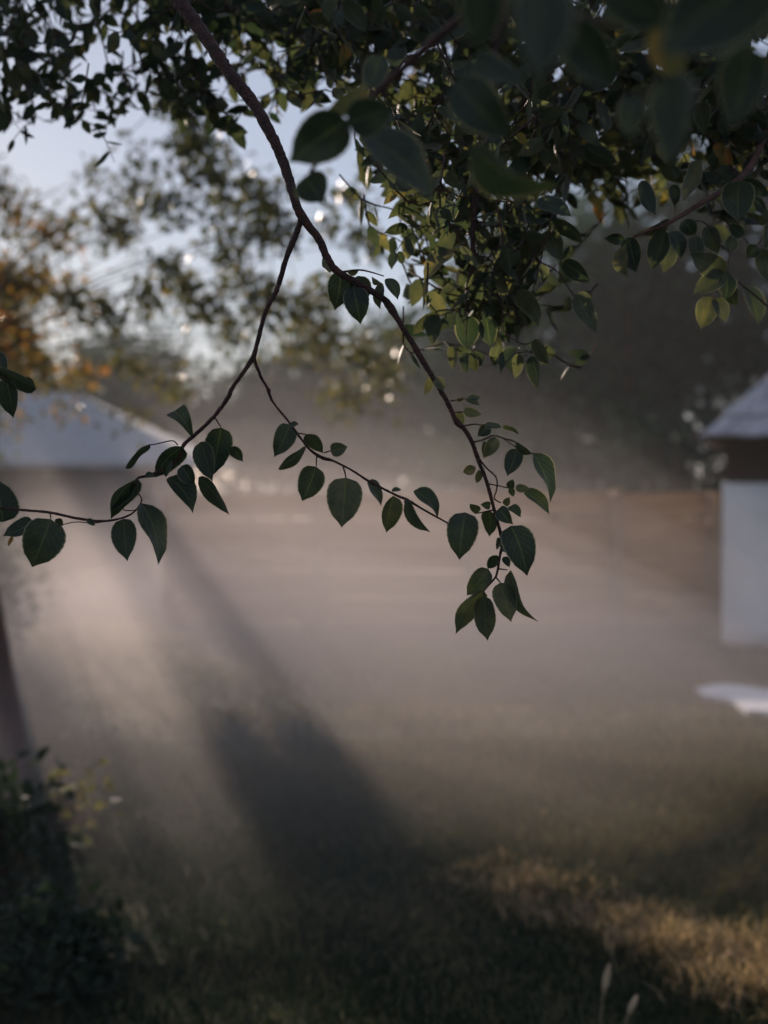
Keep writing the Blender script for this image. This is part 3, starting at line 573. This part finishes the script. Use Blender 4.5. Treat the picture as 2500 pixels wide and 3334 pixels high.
leaves(bough, [
 (1515, 1668, 1495, 1823, 104, dict(shape='round', tint=.33, fold=.12, pet=[(1462, 1703), (1488, 1695)])), (1590, 1662, 1593, 1748, 52, dict(tint=.2)), (1560, 1666, 1528, 1640, 28, dict(tint=.45)), (1596, 1648, 1563, 1642, 28, dict(tint=.3)),
 (1625, 1654, 1671, 1708, 50, dict(tint=.2)), (1660, 1648, 1695, 1686, 32, dict(tint=.3)), (1644, 1646, 1659, 1618, 24, dict(tint=.4)), (1663, 1712, 1716, 1876, 108, dict(shape='round', tint=.18, fold=.15, pet=[(1654, 1733)])),
 (1663, 1856, 1755, 2026, 36, dict(tint=.4, bow=.05)), (1590, 1852, 1519, 1938, 70, dict(shape='round', tint=.4)), (1574, 1922, 1483, 2066, 56, dict(tint=.5, bow=.06)),
 (1578, 1941, 1588, 2087, 70, dict(tint=.5, fold=.1, pet=[(1575, 1925)])), (1629, 1897, 1664, 2026, 76, dict(tint=.52, fold=.12, pet=[(1614, 1879)])), (1620, 1808, 1587, 1852, 38, dict(tint=.15)), (1639, 1813, 1659, 1848, 24, dict(tint=.15)),
 (1633, 1755, 1616, 1790, 18), (1632, 1770, 1645, 1800, 16),
 (1398, 1226, 1381, 1288, 28, dict(tint=.7)), (1418, 1232, 1450, 1268, 36, dict(tint=.66)), (1524, 1296, 1566, 1294, 22, dict(tint=.3)), (1520, 1296, 1562, 1321, 24, dict(tint=.25)), (1488, 1298, 1510, 1300, 16),
 (1510, 1336, 1569, 1350, 32, dict(tint=.5)), (1485, 1345, 1508, 1386, 44, dict(tint=.62, dd=.1)), (1577, 1383, 1634, 1392, 22, dict(tint=.25, bow=-.1)), (1636, 1388, 1692, 1415, 13), (1592, 1387, 1554, 1421, 42, dict(tint=.35)),
 (1616, 1424, 1578, 1490, 46, dict(tint=.6)), (1583, 1437, 1573, 1495, 18), (1684, 1463, 1651, 1550, 60, dict(tint=.2, shape='round')), (1681, 1440, 1736, 1478, 24, dict(tint=.2)), (1733, 1474, 1791, 1638, 46, dict(tint=.12, bow=-.10, fold=.5)),
 (1549, 1524, 1506, 1537, 34, dict(tint=.7)), (1558, 1530, 1552, 1574, 24, dict(tint=.55)), (1658, 1590, 1671, 1560, 28, dict(tint=.2)), (1662, 1588, 1672, 1618, 22), (1678, 1588, 1725, 1590, 28, dict(tint=.4)), (1704, 1600, 1789, 1675, 40, dict(tint=.3, bow=-.06)),
 (1111, 885, 1090, 1011, 80, dict(tint=.08)), (1165, 898, 1182, 992, 74, dict(tint=.1)), (1150, 932, 1174, 1057, 84, dict(tint=.08)), (1130, 884, 1170, 878, 14), (1211, 909, 1242, 921, 20), (1244, 920, 1238, 1009, 30, dict(tint=.1)), (1261, 906, 1295, 977, 38, dict(tint=.15)), (1072, 888, 1050, 838, 16)])
leaves(limb5, [(1874, 955, 1942, 1086, 62, dict(tint=.5)), (1833, 853, 1926, 918, 58, dict(tint=.2)), (1747, 654, 1862, 706, 52, dict(tint=.25)), (1792, 722, 1898, 792, 52, dict(tint=.35)), (1779, 749, 1829, 855, 62, dict(tint=.5)), (1693, 758, 1620, 818, 42, dict(tint=.2)),
 (1684, 776, 1743, 873, 58, dict(tint=.5)), (1467, 817, 1380, 918, 52, dict(tint=.74)), (1327, 736, 1249, 759, 36, dict(tint=.3)), (1322, 772, 1329, 845, 32), (1284, 821, 1275, 879, 30), (1296, 818, 1310, 862, 26), (1684, 948, 1755, 1063, 58, dict(tint=.5)), (1521, 1028, 1521, 1142, 82, dict(tint=.08)),
 (1584, 1034, 1598, 1129, 62, dict(tint=.12)), (1476, 1124, 1476, 1203, 30), (1517, 1147, 1521, 1219, 34), (1535, 1147, 1551, 1212, 36), (1625, 1124, 1607, 1194, 44), (1688, 1133, 1630, 1217, 38), (1684, 1151, 1675, 1235, 36, dict(tint=.55)), (1729, 1160, 1752, 1269, 42), (1743, 1102, 1790, 1194, 42, dict(tint=.5)),
 (1417, 1023, 1344, 1091, 36), (1417, 1052, 1413, 1108, 38, dict(tint=.6)), (1485, 921, 1437, 954, 28), (1850, 965, 1838, 1010, 24, dict(tint=.6)), (1762, 860, 1770, 925, 30), (1690, 690, 1750, 725, 50, dict(tint=.3))], 2.36)
leaves(limb4, [(2034, 778, 1966, 777, 40, dict(tint=.1)), (2023, 805, 2044, 906, 48, dict(tint=.72)), (2045, 773, 2070, 892, 68, dict(tint=.08)), (2178, 721, 2080, 754, 36, dict(tint=.45)), (2168, 752, 2124, 882, 72, dict(tint=.3)), (2171, 752, 2160, 892, 68, dict(tint=.55, dd=.1)), (2182, 752, 2216, 849, 52, dict(tint=.12)), (2222, 717, 2263, 770, 57, dict(tint=.1)),
 (2262, 770, 2266, 860, 54, dict(tint=.4)), (2301, 735, 2339, 827, 62, dict(tint=.3)), (2374, 822, 2386, 758, 46, dict(tint=.45)), (2417, 768, 2369, 730, 42, dict(tint=.15)), (2363, 890, 2246, 824, 82, dict(tint=.55)), (2363, 891, 2255, 958, 70, dict(tint=.55)), (2316, 966, 2282, 1073, 76, dict(tint=.68)), (2328, 970, 2364, 1052, 48, dict(tint=.6)),
 (2366, 894, 2363, 976, 62, dict(tint=.1)), (2464, 800, 2431, 838, 52, dict(tint=.15)), (2479, 811, 2500, 918, 62, dict(tint=.35)), (2500, 733, 2486, 809, 42, dict(tint=.2)), (2189, 600, 2197, 672, 38, dict(tint=.2)), (2088, 588, 2136, 704, 48, dict(tint=.15)), (2280, 520, 2224, 657, 47, dict(tint=.6)), (2406, 590, 2403, 722, 112, dict(tint=.3, shape='round')),
 (2368, 895, 2400, 1000, 60, dict(tint=.35, dd=.25)), (2430, 930, 2470, 1060, 55, dict(tint=.35, dd=.3))], 2.38)
twig(limb4, [(2254, 717), (2301, 731), (2352, 804), (2374, 822), (2368, 890)], 2.38, 7, 5); twig(limb4, [(2540, 640), (2464, 800), (2417, 768)], 2.38, 8, 4); twig(limb4, [(2560, 1050), (2450, 955), (2368, 890)], 2.4, 10, 5); twig(limb4, [(2368, 890), (2330, 940), (2320, 968)], 2.38, 5, 4); twig(limb4, [(2195, 720), (2192, 640), (2190, 600)], 2.38, 4, 3)
twig(limb5, [(1600, 560), (1603, 627), (1702, 672), (1747, 727), (1800, 740)], 2.36, 9, 4); twig(limb5, [(1540, 720), (1640, 735), (1702, 772), (1756, 849), (1811, 880), (1856, 944), (1883, 975)], 2.36, 9, 4); twig(limb5, [(1545, 830), (1585, 840), (1630, 880), (1684, 903), (1711, 916)], 2.36, 7, 5)
twig(limb5, [(1544, 900), (1630, 984), (1639, 1075), (1702, 1120), (1745, 1105)], 2.36, 8, 4); twig(limb5, [(1539, 760), (1450, 740), (1327, 736)], 2.36, 7, 4); twig(limb5, [(1380, 738), (1322, 772), (1290, 820)], 2.36, 4, 3); twig(limb5, [(1521, 1000), (1460, 1010), (1417, 1025), (1415, 1050)], 2.36, 6, 3); twig(limb5, [(1521, 1030), (1520, 1140)], 2.36, 5, 3)
# big soft leaves close to the camera
for (bx, by, tx, ty, wp, dd, ti) in [(1130, 390, 938, 530, 165, 1.32, .12), (1130, 400, 1285, 350, 130, 1.30, .08), (1180, 430, 1412, 655, 120, 1.32, .12), (990, 575, 1056, 662, 120, 1.4, .1), (1195, 285, 1058, 362, 66, 1.4, .74), (1480, 265, 1662, 455, 160, 1.2, .05), (1540, 195, 1710, 275, 85, 1.2, .08), (1530, 470, 1835, 600, 95, 1.25, .05),
 (1570, -60, 1570, 160, 150, .95, .05), (1770, -90, 1740, 270, 190, .80, .1), (1850, 70, 2010, 290, 160, 1.0, .05), (2520, -120, 2140, 180, 300, .85, .03), (2140, 70, 2225, 270, 105, 1.0, .80), (2200, 240, 2190, 545, 130, 1.0, .1), (2060, 310, 2040, 450, 85, 1.15, .05), (1960, -60, 2180, 90, 170, .9, .05), (2440, 150, 2380, 420, 160, 1.05, .08), (1240, 180, 1190, 300, 80, 1.5, .3), (2120, 300, 2260, 420, 110, 1.1, .1)]:
    traced_leaf(limb3, bx, by, tx, ty, wp, dd, tint=ti)
branch(pxpath([(1900, -260, 1.15, .006), (1500, 60, 1.3, .0045), (1270, 260, 1.34, .004), (1130, 400, 1.34, .003), (1010, 560, 1.4, .002)]), 'branch', 20)
branch(pxpath([(2600, -200, .95, .005), (2200, 60, 1.0, .0035), (1900, 60, 1.0, .003), (1780, -40, .95, .002)]), 'branch', 20)

# ---- the rest of the canopy: sprays of small leaves on fine twigs
def inpoly(x, y, P):
    c = False; j = len(P)-1
    for i in range(len(P)):
        if (P[i][1] > y) != (P[j][1] > y) and x < (P[j][0]-P[i][0])*(y-P[i][1])/(P[j][1]-P[i][1])+P[i][0]: c = not c
        j = i
    return c
sprays = []   # (base, dir, normal, length, width, tint)
twg = []
def region(poly, ntw, y0, y1, lpx, tint, lw=.55, dirs=(0, 1), nl=(5, 9)):
    x0, x1 = min(p[0] for p in poly), max(p[0] for p in poly); v0, v1 = min(p[1] for p in poly), max(p[1] for p in poly)
    k = 0
    while k < ntw:
        px, py = random.uniform(x0, x1), random.uniform(v0, v1)
        if not inpoly(px, py, poly): continue
        k += 1; y = random.uniform(y0, y1); tip = np.array(at(px, py, y))
        ln = random.uniform(.07, .18); a = random.gauss(0, 1.2)
        d0 = np.array([math.sin(a), random.gauss(0, .5), -.55*math.cos(a)-.15]); d0 /= np.linalg.norm(d0); st = tip-d0*ln+np.array([0, 0, .02])
        up = st+np.array([random.gauss(0, .03)-d0[0]*.03, random.gauss(0, .05), random.uniform(.04, .09)]); path = resample([(*up, .0016), (*st, .0017), (*((st+tip)/2+np.array([random.gauss(0, .008), 0, .018])), .0013), (*tip, .0007)], 9)
        twg.append(tube_geo(path, 4))
        n = random.randint(*nl)
        for i in range(n):
            p = path[1+int(7.5*i/n)][:3]; u = np.array([random.gauss(0, .75), random.gauss(0, .6), random.gauss(-.5, .55)])+d0*.5
            L = lpx*random.uniform(.7, 1.4)
            sprays.append((p, u/np.linalg.norm(u), rng.normal(size=3), L, L*lw*random.uniform(.75, 1.15), min(max(random.gauss(*tint), 0), 1)))
region([(0, 0), (170, 0), (150, 260), (170, 430), (0, 440)], 34, 2.7, 3.4, .040, (.42, .16))
region([(150, 0), (330, 0), (300, 240), (350, 380), (160, 420), (170, 200)], 24, 2.8, 3.4, .036, (.35, .15))
region([(320, 0), (620, 0), (700, 160), (560, 230), (440, 120)], 27, 2.7, 3.3, .048, (.35, .16))
region([(480, 200), (740, 250), (800, 500), (640, 430), (560, 330)], 30, 2.8, 3.3, .040, (.35, .15))
region([(330, 420), (420, 420), (410, 540), (340, 540)], 2, 2.8, 3.1, .036, (.3, .1))
region([(0, 400), (40, 420), (40, 540), (0, 540)], 2, 2.8, 3.1, .04, (.3, .1))
region([(700, 0), (1000, 0), (1000, 330), (880, 300), (780, 160)], 48, 2.6, 3.6, .046, (.35, .16))
region([(980, 0), (1500, 0), (1560, 480), (1320, 420), (1080, 330), (950, 300)], 125, 2.5, 4.2, .048, (.48, .15))
region([(1400, 0), (2500, 0), (2500, 420), (2000, 480), (1500, 520)], 235, 2.4, 4.6, .052, (.48, .15))
region([(1560, 380), (2250, 380), (2120, 580), (1950, 660), (1720, 560)], 66, 2.5, 3.8, .054, (.5, .14))
region([(2300, 350), (2500, 350), (2500, 760), (2430, 760), (2330, 600)], 55, 2.5, 3.2, .045, (.35, .2))
region([(1290, 420), (1640, 480), (1700, 760), (1640, 900), (1560, 1120), (1480, 1110), (1430, 900), (1330, 760)], 105, 2.3, 3.0, .041, (.48, .15))
region([(1560, 880), (1680, 930), (1760, 1120), (1620, 1180), (1480, 1090)], 26, 2.36, 2.7, .042, (.4, .16))
region([(1880, 560), (2000, 560), (2060, 720), (1990, 760)], 10, 2.8, 3.4, .045, (.55, .15))
# boughs that carry the far sprays
for ps in ([(1.3, 3.2, 2.95, .02), (.6, 3.7, 2.85, .012), (.1, 3.9, 2.7, .006)], [(1.3, 3.2, 2.9, .02), (1.0, 3.9, 2.8, .012), (.7, 4.3, 2.6, .006)], [(-.3, 3.4, 2.93, .012), (-.8, 3.0, 2.7, .008), (-.95, 2.9, 2.45, .004)], [(.3, 3.4, 2.95, .014), (.1, 3.0, 2.75, .009), (-.05, 2.9, 2.5, .004)]):
    branch(ps, 'branch', 16)
P = np.array([s[0] for s in sprays]); U = np.array([s[1] for s in sprays]); Nn = np.array([s[2] for s in sprays]); Ln = np.array([s[3] for s in sprays]); Wd = np.array([s[4] for s in sprays]); Ti = np.array([s[5] for s in sprays])
px, py, f = proj(P); vis = (px > 0) & (px < 2500) & (py > 0) & (py < 3334)
score = np.where(vis, Ln/f, 0)+np.where(vis, .004*(f < 2.9), 0); order = np.argsort(-score)
own, rest = order[:90], order[90:]
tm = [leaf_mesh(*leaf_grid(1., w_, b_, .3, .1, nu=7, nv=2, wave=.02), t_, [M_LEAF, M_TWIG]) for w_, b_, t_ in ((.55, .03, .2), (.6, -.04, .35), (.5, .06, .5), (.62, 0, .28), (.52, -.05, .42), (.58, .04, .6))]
for j, i in enumerate(own):
    u = Vector(U[i]).normalized(); n0 = Vector(Nn[i]); n0 = (n0-u*n0.dot(u)).normalized(); s_ = u.cross(n0)
    o = link('leaf', tm[j % 6], limb2, False); M4 = Matrix((s_, u, n0)).transposed().to_4x4()
    o.rotation_euler = M4.to_euler(); o.scale = (Ln[i],)*3; o.location = Vector(P[i])-wloc(limb2)
me = leaf_cloud(P[rest], U[rest], Nn[rest], Ln[rest], Wd[rest], Ti[rest], M_LEAFS, hi=True)
tag(link('foliage', me, T), kind='stuff')
V, Fc = merge(twg); tag(link('twigs', mesh('twigs', V, Fc, M_TWIG), T), kind='stuff')

# ================================================================== haze and ground mist
def vol(name, dens, col, g):
    m = bpy.data.materials.new(name); m.use_nodes = True; n = m.node_tree; n.nodes.clear()
    v = n.nodes.new('ShaderNodeVolumePrincipled'); v.inputs['Color'].default_value = (*col, 1); v.inputs['Density'].default_value = dens; v.inputs['Anisotropy'].default_value = g
    o = n.nodes.new('ShaderNodeOutputMaterial'); n.links.new(v.outputs[0], o.inputs['Volume']); return m
V, Fc = box_v(-152, 152, -62, 222, -1.2, 11)
tag(link('haze', mesh('haze', V, Fc, vol('haze_air', .0010, (.88, .92, .96), .25), False)), 'thin morning haze filling the garden air', kind='stuff')
import bmesh
def mist_bank(cx, cy_, rx, ry, h, dens):
    """lens of mist: thickest in the middle, thinning to nothing all round"""
    nr, na = 12, 32; a, b = random.uniform(0, 6), random.uniform(0, 6); V = []
    for side_ in (0, 1):
        for i in range(nr):
            q = i/nr
            for k in range(na):
                ph = 2*math.pi*k/na; r = q*(1+.08*math.sin(3*ph+a)+.05*math.sin(5*ph+b))
                z = -.25 if side_ else -.02+h*(1-q*q)**1.7*(1+.10*math.sin(4*q+2*ph+a)*q)
                V.append((cx+rx*r*math.cos(ph), cy_+ry*r*math.sin(ph), z))
    m_ = nr*na; V += [(cx+rx*1.08*math.cos(2*math.pi*k/na), cy_+ry*1.08*math.sin(2*math.pi*k/na), -.12) for k in range(na)]
    Fc = []
    for sd in (0, 1):
        for i in range(nr-1):
            for k in range(na):
                q = (sd*m_+i*na+k, sd*m_+(i+1)*na+k, sd*m_+(i+1)*na+(k+1) % na, sd*m_+i*na+(k+1) % na); Fc.append(q if not sd else q[::-1])
    for k in range(na):
        k2 = (k+1) % na; o = (nr-1)*na
        Fc.append((o+k, 2*m_+k, 2*m_+k2, o+k2)); Fc.append((m_+o+k2, 2*m_+k2, 2*m_+k, m_+o+k))
    mb = mesh('layer', V, Fc, vol('mist_air', dens, (.97, .90, .88), .10))
    bm = bmesh.new(); bm.from_mesh(mb); bmesh.ops.remove_doubles(bm, verts=bm.verts, dist=.0005); bmesh.ops.recalc_face_normals(bm, faces=bm.faces); bm.to_mesh(mb); bm.free()
    link('layer', mb, mist)
mist = bpy.data.objects.new('mist', None); COL.objects.link(mist); mist.location = (-1.6, 12.4, 0)
tag(mist, 'bank of pale ground mist lying over the middle of the meadow', kind='stuff')
for k, (h, dens, rx, ry) in enumerate([(.95, .036, 4.8, 7.2), (1.3, .028, 5.2, 7.4), (1.65, .024, 5.5, 7.6), (2.0, .015, 5.8, 7.9), (2.4, .008, 6.2, 8.2), (2.9, .004, 6.6, 8.8)]):
    mist_bank(-1.1+.02*k+random.uniform(-.2, .2), 11.5+.15*k+random.uniform(-.3, .3), rx, ry, h, dens)
